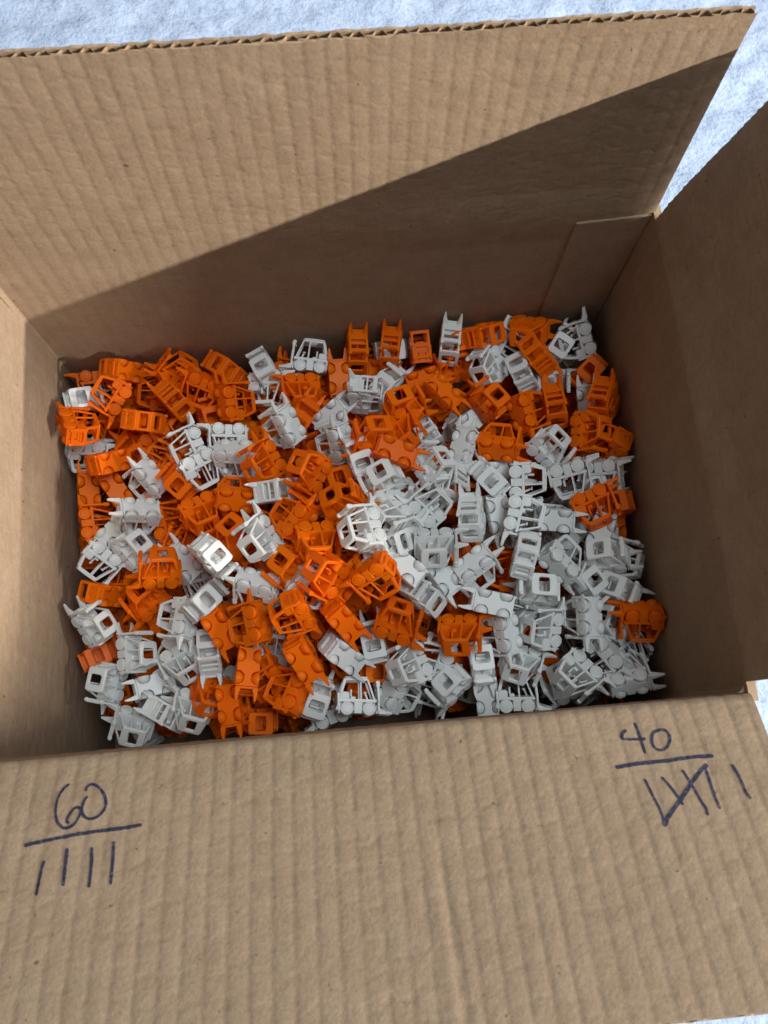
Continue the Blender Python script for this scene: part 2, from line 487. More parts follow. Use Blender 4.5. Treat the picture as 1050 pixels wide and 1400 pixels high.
# ------------------------------------------------------------------ the toy forklift (millimetres; x forward, z up)
class Part:
    def __init__(self):
        self.bm = bmesh.new()
    def hexa(self, v, bevel=0.25, seg=1):
        b2 = bmesh.new()
        vv = [b2.verts.new(p) for p in v]
        for f in BF:
            b2.faces.new([vv[i] for i in f])
        bmesh.ops.recalc_face_normals(b2, faces=b2.faces)
        if bevel:
            bmesh.ops.bevel(b2, geom=b2.edges[:], offset=bevel, segments=seg, affect='EDGES', clamp_overlap=True)
        self.add(b2)
    def add(self, b2):
        me = bpy.data.meshes.new("t"); b2.to_mesh(me); b2.free()
        self.bm.from_mesh(me); bpy.data.meshes.remove(me)
    def box(self, x0, x1, y0, y1, z0, z1, bevel=0.25, seg=1):
        self.hexa(box_verts(x0, x1, y0, y1, z0, z1), bevel, seg)
    def bar(self, a, b, wx, wy, bevel=0.2):
        """upright bar from a to b, rectangular section in x and y"""
        v = []
        for p in (a, b):
            x, y, z = p
            v += [(x - wx, y - wy, z), (x + wx, y - wy, z), (x + wx, y + wy, z), (x - wx, y + wy, z)]
        self.hexa(v, bevel)
    def prism(self, outline, z0, z1, bevel=0.2, taper=None):
        b2 = bmesh.new()
        lo = [b2.verts.new((x, y, z0)) for x, y in outline]
        hi = [b2.verts.new((x, y, z1 if taper is None else taper(x, z1))) for x, y in outline]
        b2.faces.new(lo[::-1]); b2.faces.new(hi)
        n = len(outline)
        for i in range(n):
            b2.faces.new((lo[i], lo[(i + 1) % n], hi[(i + 1) % n], hi[i]))
        bmesh.ops.recalc_face_normals(b2, faces=b2.faces)
        if bevel:
            bmesh.ops.bevel(b2, geom=b2.edges[:], offset=bevel, segments=1, affect='EDGES', clamp_overlap=True)
        self.add(b2)
    def plate(self, frame, hu, hv, holeu, holev, th, pw=5.0, shift=(0, 0), n=28, crown=0.0):
        """rectangular plate with a rounded opening; frame(u, v, w) -> point"""
        b2 = bmesh.new()
        def sq(t, a, b, p):
            c, s = math.cos(t), math.sin(t)
            k = (abs(c / a) ** p + abs(s / b) ** p) ** (-1 / p)
            return c * k, s * k
        rings = []
        e = 0.28
        for (kind, w, inset) in (("o", 0, e), ("o", e, 0), ("o", th - e, 0), ("o", th, e), ("i", th, -0.15), ("i", th - 0.2, 0), ("i", 0, 0)):
            ring = []
            for i in range(n):
                # angles concentrate on the corners of the outer rectangle
                t = 2 * math.pi * i / n + 2 * math.pi / (2 * n)
                if kind == "o":
                    x, y = sq(t, hu - inset, hv - inset, 14)
                else:
                    x, y = sq(t, holeu - inset, holev - inset, pw)
                    x += shift[0]; y += shift[1]
                ring.append(b2.verts.new(frame(x, y, w)))
            rings.append(ring)
        rings.append(rings[0])
        for a, b in zip(rings[:-1], rings[1:]):
            for i in range(n):
                j = (i + 1) % n
                b2.faces.new((a[i], a[j], b[j], b[i]))
        bmesh.ops.recalc_face_normals(b2, faces=b2.faces)
        self.add(b2)
    def lathe(self, prof, cx, cy, cz, n=22):
        """solid of revolution about an axis parallel to y"""
        b2 = bmesh.new()
        rings = []
        for r, y in prof:
            if r == 0:
                rings.append([b2.verts.new((cx, cy + y, cz))])
            else:
                rings.append([b2.verts.new((cx + r * math.cos(2 * math.pi * k / n), cy + y, cz + r * math.sin(2 * math.pi * k / n))) for k in range(n)])
        for a, b in zip(rings[:-1], rings[1:]):
            for k in range(n):
                j = (k + 1) % n
                if len(a) == 1:
                    b2.faces.new((a[0], b[k], b[j]))
                elif len(b) == 1:
                    b2.faces.new((a[k], a[j], b[0]))
                else:
                    b2.faces.new((a[k], a[j], b[j], b[k]))
        bmesh.ops.recalc_face_normals(b2, faces=b2.faces)
        self.add(b2)
    def mesh(self, name, smooth_below=0.55):
        bm = self.bm
        bmesh.ops.scale(bm, vec=(TOY, TOY, TOY), verts=bm.verts)
        for f in bm.faces:
            f.smooth = True
        for e in bm.edges:
            e.smooth = len(e.link_faces) == 2 and e.calc_face_angle(0) < smooth_below
        me = bpy.data.meshes.new(name)
        bm.to_mesh(me); bm.free()
        return me

def notch_outline():
    """underside plate with four round wheel notches"""
    out = []
    for sx, sy in ((1, 1), (-1, 1), (-1, -1), (1, -1)):
        cx_, cy_ = sx * 6.3, sy * 6.2
        a0 = [math.radians(a) for a in np.linspace(0, 180, 9)]
        arc = [(cx_ + 4.25 * math.cos(a), cy_ - sy * 4.7 * math.sin(a)) for a in a0]
        if sx * sy < 0:
            pass
        seg = arc if sy > 0 else arc[::-1]
        out.append(seg)
    pts = [(11.0, 6.2)] + out[0] + out[1] + [(-11.0, 6.2), (-11.0, -6.2)] + out[2] + out[3] + [(11.0, -6.2)]
    return pts

def make_parts():
    P = {}
    p = Part()                                         # chassis
    p.prism(notch_outline(), 1.4, 2.8, 0)
    p.box(-10.6, 10.4, -2.2, 2.2, 2.2, 8.0, 0.3)
    for s in (-1, 1):
        p.box(-2.3, 2.3, min(s * 2.5, s * 6.3), max(s * 2.5, s * 6.3), 2.6, 8.0, 0.3)
        p.box(-11.0, -10.1, min(s * 2.5, s * 6.2), max(s * 2.5, s * 6.2), 2.6, 8.0, 0.2)
    p.box(-11.2, 10.6, -6.3, 6.3, 7.6, 9.3, 0.35, 2)
    p.box(-4.2, -1.2, -3.0, 3.0, 9.2, 11.0, 0.4)       # seat
    p.box(-4.6, -3.4, -3.0, 3.0, 10.8, 15.0, 0.4)
    p.bar((6.2, 0, 9.0), (4.4, 0, 13.2), 0.6, 0.6)     # steering post
    p.box(3.3, 5.2, -1.9, 1.9, 13.0, 13.9, 0.3)
    P["chassis"] = p.mesh("chassis")
    p = Part()                                         # hood with recessed tail panel
    p.hexa([(-11.0, -6.2, 9.0), (-5.0, -6.2, 9.0), (-5.0, 6.2, 9.0), (-11.0, 6.2, 9.0),
            (-10.4, -6.0, 13.2), (-5.4, -6.0, 13.2), (-5.4, 6.0, 13.2), (-10.4, 6.0, 13.2)], 0.5, 2)
    p.plate(lambda u, v, w: (-10.4 - w * 1.0 - 0.0 - 0.05 * (v + 0), u, 8.6 + v), 6.2, 4.6, 4.0, 2.6, 1.5, 7)
    for s in (-1, 1):                                  # tail corners that run out to points
        p.hexa([(-12.7, s * 5.2, 3.2), (-11.0, s * 4.2, 2.6), (-11.0, s * 6.2, 2.6), (-12.7, s * 5.8, 3.2),
                (-12.6, s * 5.2, 4.2), (-11.0, s * 4.2, 7.5), (-11.0, s * 6.2, 7.5), (-12.6, s * 5.8, 4.2)], 0.2)
    P["hood"] = p.mesh("hood")
    p = Part()                                         # cab frame
    for s in (-1, 1):
        y = s * 5.55
        p.bar((9.3, y, 9.0), (4.9, y, 20.8), 0.58, 0.56)
        p.bar((1.6, y, 9.0), (1.0, y, 20.8), 0.50, 0.54)
        p.bar((-9.6, y, 12.8), (-7.4, y, 20.8), 0.62, 0.56)
        p.hexa([(-9.0, y - .6, 19.6), (5.0, y - .6, 19.6), (5.0, y + .6, 19.6), (-9.0, y + .6, 19.6),
                (-8.0, y - .6, 20.9), (5.0, y - .6, 20.9), (5.0, y + .6, 20.9), (-8.0, y + .6, 20.9)], 0.2)
    p.plate(lambda u, v, w: (-9.05 + 0.27 * v - w + 0.3, u, 16.8 + v), 6.1, 4.3, 4.6, 3.0, 1.0, 9)
    p.bar((9.1, 0, 9.2), (8.7, 0, 10.4), 0.6, 5.4)
    P["cab_frame"] = p.mesh("cab_frame")
    p = Part()                                         # roof with a rounded slot
    p.plate(lambda u, v, w: (-1.4 + u, v, 20.6 + w + 0.25 * (1 - (u / 7.6) ** 2)), 7.2, 6.4, 3.1, 4.3, 1.2, 8)
    P["roof"] = p.mesh("roof")
    p = Part()                                         # mast: plate, two uprights, crossbar
    p.box(10.2, 11.6, -3.0, 3.0, 2.4, 6.5, 0.2)
    p.plate(lambda u, v, w: (11.2 + w, u, 5.4 + v), 6.2, 3.8, 4.3, 2.2, 1.3, 7)
    p.box(11.3, 11.9, -5.0, 5.0, 2.6, 8.4, 0.0)
    for s in (-1, 1):
        p.bar((11.9, s * 5.4, 8.6), (11.2, s * 5.4, 17.0), 0.7, 0.75)
        p.lathe([(0, -0.95), (1.15, -0.85), (1.3, -0.5), (1.3, 0.5), (1.15, 0.85), (0, 0.95)], 11.0, s * 5.5, 18.8, 14)
    p.box(10.1, 12.4, -6.3, 6.3, 16.2, 18.9, 0.4, 2)
    p.box(11.1, 12.3, -5.6, 5.6, 12.1, 13.2, 0.2)
    P["mast"] = p.mesh("mast")
    for s, nm in ((1, "fork_l"), (-1, "fork_r")):      # tapered tines
        p = Part()
        ol = [(12.0, 3.2), (13.8, 3.5), (16.0, 4.1), (19.2, 4.6), (19.8, 5.1), (19.3, 5.6), (16.0, 6.15), (12.0, 6.3)]
        if s < 0:
            ol = [(x, -y) for x, y in ol][::-1]
        p.prism(ol, 1.2, 3.2, 0.22, taper=lambda x, z: z + max(0, 13.5 - x) * 1.2 - (x - 12) * 0.07)
        P[nm] = p.mesh(nm)
    for s, nm in ((1, "wheel_l"), (-1, "wheel_r")):
        p = Part()
        prof = [(0, -1.0), (1.4, -0.85), (2.5, -0.3), (3.3, 0.6), (3.8, 1.7), (3.95, 2.6), (3.75, 3.25), (3.35, 3.5), (2.95, 3.48), (2.8, 3.15), (2.55, 3.15), (2.4, 3.5), (1.2, 3.62), (0, 3.62)]
        if s < 0:
            prof = [(r, -y) for r, y in prof]
        p.lathe(prof, 0, s * 3.1, 0, 22)
        P[nm] = p.mesh(nm, 0.7)
    return P

LAYOUT = [("chassis", "chassis", (0, 0, 0)), ("hood", "hood", (0, 0, 0)), ("cab_frame", "cab_frame", (0, 0, 0)),
          ("roof", "roof", (0, 0, 0)), ("mast", "mast", (0, 0, 0)), ("fork", "fork_l", (0, 0, 0)), ("fork", "fork_r", (0, 0, 0)),
          ("wheel", "wheel_l", (6.3, 0, 4.0)), ("wheel", "wheel_r", (6.3, 0, 4.0)),
          ("wheel", "wheel_l", (-6.3, 0, 4.0)), ("wheel", "wheel_r", (-6.3, 0, 4.0))]
PARTS = {}
for col_name, mat in (("O", M_ORANGE), ("W", M_WHITE)):
    pr = make_parts()
    for me in pr.values():
        me.materials.append(mat)
    PARTS[col_name] = pr

# colour, x, y, z of the piece's middle (0.1 mm), quaternion (1/1000), layer (0 = top of the heap, 1 = just below, 2 = hidden underneath)
PILE = """
O -1273 2226 -1123 174 -858 11 482 0
O -1312 2042 -1054 310 330 -417 -788 0
O -1459 2212 -1259 54 119 -828 545 0
W -1519 2080 -1178 976 125 156 86 0
O -1493 1833 -984 417 377 775 289 0
W -1528 1765 -1250 421 866 141 -230 0
O -1353 1641 -1101 176 -894 -133 390 0
O -1534 1550 -1319 254 -670 -698 -1 0
O -1484 1323 -1296 383 534 615 437 0
O -1546 1204 -1444 668 296 106 674 0
W -1123 1511 -1110 305 -363 -867 156 0
W -1160 1284 -1031 235 51 -956 170 0
W -1344 1248 -1261 34 920 390 1 0
W -1434 1079 -1214 611 683 -86 -391 0
W -1228 1120 -1169 859 -194 263 -394 0
O -1023 940 -940 44 -112 -360 -925 0
O -1146 812 -1115 313 60 -188 -929 0
O -1429 891 -1243 150 -796 63 583 0
W -1460 709 -1192 418 368 206 805 0
O -1507 558 -1438 967 51 166 185 0
W -1233 529 -1196 610 346 319 637 0
W -1416 384 -1288 599 131 -129 -780 0
W -1145 344 -1273 162 99 -982 7 0
W -1275 135 -1287 190 86 -309 928 0
W -1085 183 -1256 245 542 -134 792 0
W -920 188 -1172 212 52 -411 885 0
W -958 447 -1135 191 -125 499 -836 0
W -950 680 -1060 344 535 -676 -371 0
W -795 481 -1068 700 -238 -176 -650 0
O -709 606 -959 177 -824 525 123 0
O -533 587 -852 345 -564 -688 299 0
O -571 350 -905 150 647 -747 -5 0
O -797 256 -1134 843 457 148 -241 0
O -677 190 -1056 73 -732 675 -60 0
O -359 221 -931 400 -745 -427 321 0
O -471 310 -1051 531 -147 -739 387 0
O -570 103 -1231 46 75 -102 991 0
W -226 180 -1024 826 148 -40 542 0
W -7 159 -995 688 -720 85 5 0
W -163 132 -1180 59 121 -633 -762 0
O -269 388 -815 194 -823 510 161 0
W -73 399 -878 178 -884 324 286 0
O -54 566 -752 213 -836 406 301 0
O -292 604 -701 292 741 -116 -594 0
W -454 472 -1080 861 -485 154 -20 0
O -115 770 -615 383 239 -214 -866 0
O 7 769 -757 125 -908 -386 -106 0
O 139 738 -588 316 -29 870 -377 0
W -216 754 -762 480 771 305 286 0
O -311 863 -779 377 167 -108 -904 0
O -147 964 -664 859 491 135 -56 0
O 6 1151 -671 940 -221 -239 106 0
O -261 1116 -720 534 -727 -424 80 0
W 92 976 -537 533 -355 -336 691 0
W 213 914 -677 167 -398 117 -894 0
W 297 792 -714 4 -391 -920 -10 0
W 379 653 -809 322 410 -152 840 0
W 475 747 -816 38 869 -469 -154 0
W 467 886 -692 914 404 -27 -17 0
W 454 1130 -733 167 388 427 800 0
W 228 1269 -682 173 135 -88 -972 0
W 105 1427 -730 579 240 -159 763 0
W 499 1350 -757 534 145 350 756 0
W 517 1643 -1017 370 459 -375 715 0
O 197 1492 -636 39 -102 -233 -966 0
O 349 1563 -753 798 523 2 299 0
O 288 1400 -647 25 -972 188 141 0
O 387 1722 -798 971 -191 -25 144 0
W 173 1864 -926 144 677 26 721 0
W 330 2010 -1114 901 106 -222 357 0
O 607 1832 -941 97 900 -394 -161 0
O 739 2089 -1120 133 0 -266 -955 0
O 546 2038 -1151 255 -959 -118 -37 0
O 538 2195 -1071 581 -388 379 607 0
O 364 2200 -1044 588 387 -498 506 0
O 155 2213 -1070 580 478 -431 499 0
O 270 2163 -1248 594 -449 -364 561 0
W 377 2234 -1131 971 219 83 43 0
W 718 2196 -1022 613 384 -474 502 0
W 882 2224 -1146 161 271 288 -904 0
W 1057 2146 -1043 534 682 135 480 0
O 911 2206 -960 160 -307 233 -909 0
O 1179 2200 -942 877 417 -221 -97 0
O 1212 2030 -912 764 77 -335 -546 0
W 926 2019 -991 540 -19 -560 628 0
W 1117 1943 -977 753 33 -253 -607 0
O 878 1751 -886 433 109 86 890 0
O 1095 1670 -879 466 -631 574 -234 0
O 1265 1703 -925 544 344 -431 632 0
W 1293 1918 -1060 958 280 -59 -13 0
O 901 1478 -840 466 -861 50 -197 0
W 714 1456 -868 233 793 538 169 0
W 824 1269 -834 425 -23 -158 891 0
W 1018 1239 -826 611 -323 552 -465 0
W 1187 1436 -875 877 -225 203 -373 0
W 688 1045 -775 602 222 -437 630 0
W 839 1079 -878 88 -751 634 163 0
W 956 1027 -744 484 -337 589 -553 0
W 1148 1027 -860 215 -967 85 -110 0
W 942 808 -747 781 -206 241 537 0
W 1148 779 -802 510 -752 405 -96 0
W 682 767 -794 243 930 225 157 0
W 1005 630 -839 85 5 81 993 0
W 744 583 -801 4 -141 -984 -105 0
O 863 781 -963 654 -410 -525 358 0
O 1367 1059 -796 743 636 -11 205 0
O 1517 1092 -934 39 181 40 -982 0
O 1556 999 -1093 147 734 661 63 0
W 1267 1248 -834 540 822 -60 172 0
W 1461 1262 -890 500 827 -190 174 0
W 1456 1211 -969 983 82 -146 74 0
O 1417 1506 -846 636 -154 320 -685 0
O 1531 1422 -862 115 -593 272 749 0
O 1537 1692 -856 559 167 -613 533 0
W 1497 1759 -1043 108 -672 -677 -281 0
O 1524 1941 -1022 336 165 123 -919 0
W 1483 2127 -972 464 -410 -727 297 0
W 1388 2142 -1040 886 138 -130 424 0
W 1397 779 -838 956 -168 -234 -51 0
W 1515 777 -947 677 454 246 525 0
W 1411 916 -916 89 843 520 104 0
W 1450 612 -894 944 13 -221 -246 0
W 1285 644 -894 872 -45 111 -475 0
W 1322 899 -1021 675 652 171 302 0
O 1533 431 -848 20 75 921 -382 0
O 1447 557 -1104 973 -160 -168 -5 0
W 1235 471 -864 100 671 -707 -199 0
W 1418 453 -965 764 -362 -222 485 0
W 1325 262 -947 414 772 -433 -214 0
W 1166 178 -895 752 481 -316 -323 0
W 1442 147 -949 427 -897 -88 -72 0
W 1489 170 -1081 897 -69 -84 428 0
W 1494 292 -1056 745 614 102 239 0
W 1019 438 -916 709 -312 -424 469 0
W 886 272 -983 896 395 -118 -166 0
W 788 430 -913 158 725 -608 -283 0
W 678 290 -998 714 -5 -37 -699 0
W 714 115 -1159 56 713 695 79 0
W 861 106 -1079 746 -659 -38 -85 0
W 876 526 -1000 796 -459 -317 236 0
W 1134 146 -1058 98 269 -308 -907 0
W 282 305 -876 542 -252 -384 703 0
W 220 180 -1027 253 836 372 313 0
W 435 327 -973 658 -484 -552 164 0
W 499 186 -1013 318 176 -106 -926 0
W 423 201 -1167 440 379 -478 -659 0
O 234 517 -767 891 -402 95 -190 0
O 558 440 -831 896 434 -94 1 0
W 110 448 -955 660 18 -94 745 0
O 132 314 -1113 992 112 -4 -58 0
W -792 744 -933 908 83 212 352 0
W -709 956 -766 865 54 304 -395 0
W -489 763 -826 38 -174 -935 306 0
W -447 1012 -706 481 -63 -381 787 0
O -780 1236 -919 811 529 229 96 0
O -595 1069 -862 337 58 -247 -907 0
O -920 1119 -1122 68 194 523 827 0
W -949 990 -1083 298 -380 -870 98 0
O -579 1310 -878 380 -917 102 56 0
W -873 1691 -1080 529 -254 -596 548 0
W -786 1512 -961 551 787 271 55 0
W -649 1729 -1102 108 74 -793 595 0
W -584 1545 -926 258 957 -110 76 0
O -921 1466 -1046 399 36 -185 897 0
O -415 1464 -806 530 -114 -464 701 0
O -165 1355 -698 470 196 -228 -830 0
W -296 1675 -838 373 -420 -824 68 0
W -9 1548 -824 375 -541 -752 48 0
W -20 1808 -1031 225 -910 -271 -218 0
O -205 1765 -947 875 246 -109 402 0
W -347 1293 -808 74 -485 85 -867 0
O -194 1972 -1037 40 47 -563 824 0
O 28 2053 -1123 106 -704 -701 -30 0
W -127 2192 -1083 26 95 622 777 0
W -402 2148 -1106 552 -82 -43 829 0
W -389 2047 -1116 625 767 -133 57 0
O -271 2137 -1220 542 584 259 546 0
O -939 2200 -1136 59 359 343 866 0
O -650 2184 -1133 329 -198 -18 923 0
O -964 2009 -1134 356 467 -240 773 0
O -796 2079 -1120 256 -64 -889 374 0
O -598 1950 -1073 181 677 547 458 0
O -1135 1867 -1071 809 183 559 -1 0
O -1225 1777 -1271 362 186 -317 857 0
O -1088 1793 -1239 480 838 242 96 0
O -1343 1510 -1252 178 -497 -848 -51 0
O -1115 2148 -1283 738 -251 -485 397 0
O -787 1953 -1270 585 268 -3 765 0
O -1063 1655 -1188 797 -415 -292 329 0
O -1019 1274 -1182 431 484 434 625 0
O 20 1381 -865 966 228 -75 94 0
O 632 1211 -951 780 249 -91 567 0
W 585 1273 -838 783 494 -243 289 0
W 330 1171 -843 885 -358 -273 113 0
W 236 1086 -665 813 354 -261 -381 0
W 322 990 -803 624 -591 -480 174 0
W 778 1697 -1042 145 -927 -316 140 0
W 936 1346 -965 173 -976 49 -125 0
O -713 1055 -1132 559 692 -310 335 1
O -380 1690 -1173 872 -138 449 137 1
O -1342 1703 -1385 288 250 215 -899 1
O -680 761 -1168 541 -659 -103 512 1
O -1196 1569 -1359 675 -57 561 -477 1
O 237 654 -1040 881 -338 -162 -289 1
O -1292 2161 -1441 4 -701 -643 -308 1
O 310 2155 -1211 90 -34 -947 -306 1
W -488 789 -1032 456 -360 282 763 1
O -511 280 -1270 711 -199 571 -359 1
O -1495 647 -1605 309 88 -313 -894 1
O -1443 391 -1559 684 164 422 -572 1
O 900 1527 -1140 864 -448 -54 223 1
O 1384 1833 -1253 244 -87 127 958 1
O 959 1768 -1245 617 38 493 -612 1
O -757 1953 -1459 284 155 348 880 1
O -914 1603 -1321 868 149 -430 196 1
W 1340 1176 -1155 178 880 -337 -284 1
O 34 1171 -930 311 481 128 -810 1
O 376 1628 -1122 510 -599 113 607 1
O -935 1096 -1279 417 -359 -657 515 1
O -1439 1259 -1553 2 -199 -497 845 1
O 1237 2114 -1278 161 854 -392 301 1
W -648 1619 -1240 810 406 -278 -318 1
O 120 914 -912 315 34 391 -864 1
O 511 2138 -1411 159 673 -248 678 1
O 1145 1410 -1114 742 -81 665 23 1
O -1138 1827 -1468 749 567 275 -205 1
O -953 1361 -1327 496 -759 321 273 1
O -305 1067 -909 852 465 -207 -123 1
O -1235 413 -1481 336 -650 -659 -175 1
W -1025 568 -1351 315 699 298 -569 1
O 201 435 -1126 58 179 979 84 1
O 211 1732 -1178 71 -653 744 122 1
O 675 1222 -1112 674 -635 -327 -187 1
O -243 1977 -1226 137 616 758 163 1
O 0 228 -1265 210 763 493 -361 1
O 977 2058 -1284 424 27 659 -620 1
O 462 736 -1037 223 -27 431 -874 1
W 781 1060 -1104 109 -744 -426 503 1
O 1106 261 -1264 633 -331 147 685 1
O 1179 1754 -1198 199 555 -705 393 1
O -534 1354 -1113 635 146 -694 -305 1
O 981 1268 -1154 2 183 -592 785 1
O -101 1917 -1253 480 572 -39 663 1
O -496 982 -1059 112 -537 -354 757 1
O -38 2096 -1319 15 373 811 451 1
O 870 260 -1248 88 -987 -45 130 1
O -69 399 -1139 797 255 217 -503 1
O 915 462 -1172 836 475 -273 -31 1
W 1271 976 -1192 213 -200 -264 -919 1
O -892 303 -1391 346 -224 383 827 1
O -741 131 -1407 871 47 426 241 1
O 671 1925 -1312 516 548 650 105 1
O 1367 719 -1163 227 808 538 -77 1
W 1264 514 -1175 178 844 -431 265 1
W -1239 1152 -1444 112 -698 -341 -620 1
O -299 1264 -994 514 519 389 561 1
O 86 1395 -1022 375 25 567 733 1
O -264 886 -982 246 667 -118 -693 1
O -620 1854 -1329 331 892 -151 -267 1
O -1096 2140 -1479 6 -107 963 -248 1
O 635 677 -1092 445 527 697 198 1
O -160 591 -1029 581 -600 295 -464 1
O 601 1460 -1124 95 -441 716 -533 1
W -847 918 -1279 50 227 -736 636 1
O 373 396 -1221 433 -261 -857 -103 1
O -1109 729 -1348 451 173 705 519 1
O -1481 1592 -1482 587 752 -190 -233 1
O 993 744 -1104 147 -829 370 -392 1
O 1493 585 -1260 387 94 701 591 1
O 49 1796 -1232 636 -10 600 -485 1
O -579 2154 -1407 129 599 -65 -787 1
O 1490 1614 -1198 792 247 236 506 1
O -502 524 -1224 248 773 79 578 1
O -136 1549 -1113 366 -226 647 -630 1
O -778 2128 -1490 985 -123 83 -87 1
O -1295 706 -1467 253 -134 805 519 1
O 296 846 -987 89 -348 -904 -233 1
W 1509 281 -1294 371 351 -761 400 1
O -715 1262 -1152 831 439 305 -152 1
O 1203 752 -1177 499 -99 -737 445 1
W 1030 1086 -1050 589 -504 54 629 1
O -386 179 -1362 204 -684 532 457 1
W 698 146 -1360 147 -511 -6 847 1
O -1337 972 -1450 683 -155 -713 44 1
W 367 1185 -1054 215 -267 -855 -389 1
O 672 454 -1164 37 -84 -992 -90 1
W 745 1733 -1248 125 -554 407 -715 1
O 104 1557 -1099 768 299 350 445 1
O -192 214 -1317 609 -141 -562 542 1
O -1352 1978 -1329 328 202 -909 160 1
O 494 1765 -1229 240 110 954 145 1
O 607 922 -993 967 101 83 218 1
O -272 465 -1187 13 -805 80 -588 1
O -447 1986 -1326 376 -438 -780 241 1
O -990 2007 -1444 503 343 -756 239 1
W 1496 2129 -1276 535 -149 -12 832 1
O -107 1372 -1011 541 699 348 311 1
O 574 317 -1257 13 -950 165 265 1
O 421 1363 -998 571 -609 242 494 1
O -106 1702 -1187 953 -261 -145 56 1
O -36 1889 -1490 510 694 -299 410 2
O 469 1935 -1529 62 967 152 -192 2
O 835 1973 -1511 669 104 725 127 2
O -591 1350 -1383 157 -63 977 127 2
O -740 1793 -1607 602 -70 722 -334 2
O -974 1152 -1491 178 42 -582 -792 2
O 603 1479 -1338 219 -176 -411 -867 2
O 887 716 -1278 498 -817 -140 -255 2
W -1458 619 -1782 225 -338 740 -536 2
O 241 1578 -1333 73 -499 -596 624 2
O -20 2071 -1577 328 306 894 -14 2
O -499 322 -1507 542 77 -492 -676 2
O 1233 932 -1406 814 278 -506 -64 2
O 531 456 -1406 709 -277 -33 -647 2
O -1144 162 -1742 320 -132 792 502 2
W -306 1776 -1475 731 -480 432 220 2
O -805 513 -1514 891 29 -382 245 2
O -1481 279 -1879 423 81 -775 -462 2
O -226 385 -1504 886 -444 -123 -58 2
O 494 1626 -1370 507 -596 -606 142 2
O -1196 1475 -1594 943 47 -323 67 2
W 245 2061 -1603 260 282 -789 -480 2
O 989 1476 -1378 577 2 723 -380 2
O -1452 1876 -1581 273 875 -399 -30 2
O -489 1177 -1290 113 -33 -473 -873 2
O 1066 1663 -1420 751 292 -185 -562 2
O -98 1515 -1328 161 903 -210 337 2
W 387 1137 -1252 55 -872 -426 235 2
O 1287 1589 -1431 674 509 -148 -515 2
O 1013 1258 -1360 286 -177 848 -409 2
O 800 437 -1424 236 -869 -28 -433 2
O -417 2056 -1600 719 -368 194 557 2
O 12 875 -1114 449 535 539 471 2
O 210 700 -1257 841 -499 37 207 2
O 1239 2190 -1535 196 -283 -643 -684 2
O 1479 1186 -1411 284 -135 -713 -626 2
W -769 745 -1458 51 -391 54 917 2
O 879 968 -1306 450 -467 -547 -529 2
O 538 688 -1282 139 260 354 -887 2
W -1210 1241 -1665 443 -157 -879 -81 2
O -939 1884 -1643 458 750 381 287 2
O 1505 189 -1531 426 -700 565 93 2
W -1516 1245 -1804 682 -529 -455 -219 2
O -26 342 -1428 464 280 -666 513 2
O -478 1858 -1488 300 349 758 -462 2
O -1209 1662 -1622 793 269 498 -225 2
O 627 1826 -1469 196 887 -407 98 2
O 1281 1430 -1329 56 -207 -824 -524 2
O 1480 2111 -1539 935 218 231 -160 2
W 1298 1987 -1487 248 337 77 -905 2
W 1129 180 -1463 14 -760 131 636 2
O -1102 686 -1602 379 540 -751 -25 2
O 1517 747 -1456 159 701 645 -261 2
O -80 541 -1335 180 964 190 -35 2
O 1125 2025 -1508 602 557 324 -471 2
O -740 1193 -1433 346 -856 -245 295 2
O -1109 973 -1593 140 -196 192 952 2
O 904 1793 -1459 765 -239 401 -444 2
O -993 1704 -1636 73 294 -223 -927 2
O -706 190 -1654 825 -29 278 -490 2
O -245 857 -1183 839 515 -155 81 2
W 1366 507 -1458 545 652 -445 284 2
O -229 2184 -1702 18 -240 909 339 2
W 1016 569 -1393 569 79 818 12 2
O -1095 2090 -1677 315 -892 230 -231 2
O 348 1414 -1239 173 742 -138 -633 2
O -992 1372 -1537 18 -791 -351 500 2
W 1227 1158 -1397 379 425 -28 -822 2
W -303 518 -1349 542 -63 553 -629 2
O -953 249 -1659 272 -66 868 410 2
W 1430 951 -1407 663 -134 736 16 2
O -181 1058 -1187 823 -196 57 530 2
O -1438 1653 -1619 461 -698 498 -230 2
O 1475 1815 -1469 268 -259 927 35 2
W -1313 370 -1767 453 -364 350 735 2
O -1268 557 -1697 617 304 204 -696 2
O -171 702 -1266 296 501 -780 230 2
O 1468 1505 -1447 416 448 283 -739 2
O 644 2081 -1603 411 -546 -431 589 2
W -1446 2074 -1661 55 -250 530 -808 2
O 577 167 -1572 123 -855 -302 402 2
W 382 774 -1232 616 -208 468 599 2
O -967 797 -1537 116 362 -653 655 2
W 961 337 -1464 601 228 -751 152 2
W 856 149 -1568 782 550 272 109 2
O 166 1063 -1211 115 746 655 1 2
O -350 1493 -1319 109 475 -31 -872 2
O 638 1294 -1307 475 375 550 -576 2
W 324 243 -1514 296 505 -580 -566 2
O 1286 744 -1435 755 650 26 84 2
O -1366 1021 -1702 707 457 -214 -495 2
O 143 464 -1343 285 590 -506 561 2
W -302 1237 -1224 488 201 -390 755 2
O -543 574 -1413 715 -62 623 -313 2
O 97 1425 -1230 469 -417 -385 676 2
O -814 2038 -1702 121 807 -411 406 2
O -796 937 -1456 770 66 617 -150 2
O 809 1217 -1301 804 137 313 488 2
W -213 152 -1539 497 164 -751 402 2
O -1207 1872 -1662 928 163 108 319 2
W -449 1627 -1406 20 4 336 942 2
W 1327 142 -1508 544 107 65 830 2
O 637 1036 -1304 783 -520 343 6 2
O 749 813 -1292 46 -283 954 -85 2
O 678 568 -1370 528 121 -109 833 2
O 805 1528 -1402 17 -886 -328 -326 2
O -622 1013 -1360 419 325 -15 848 2
O 1222 1785 -1452 129 642 -751 78 2
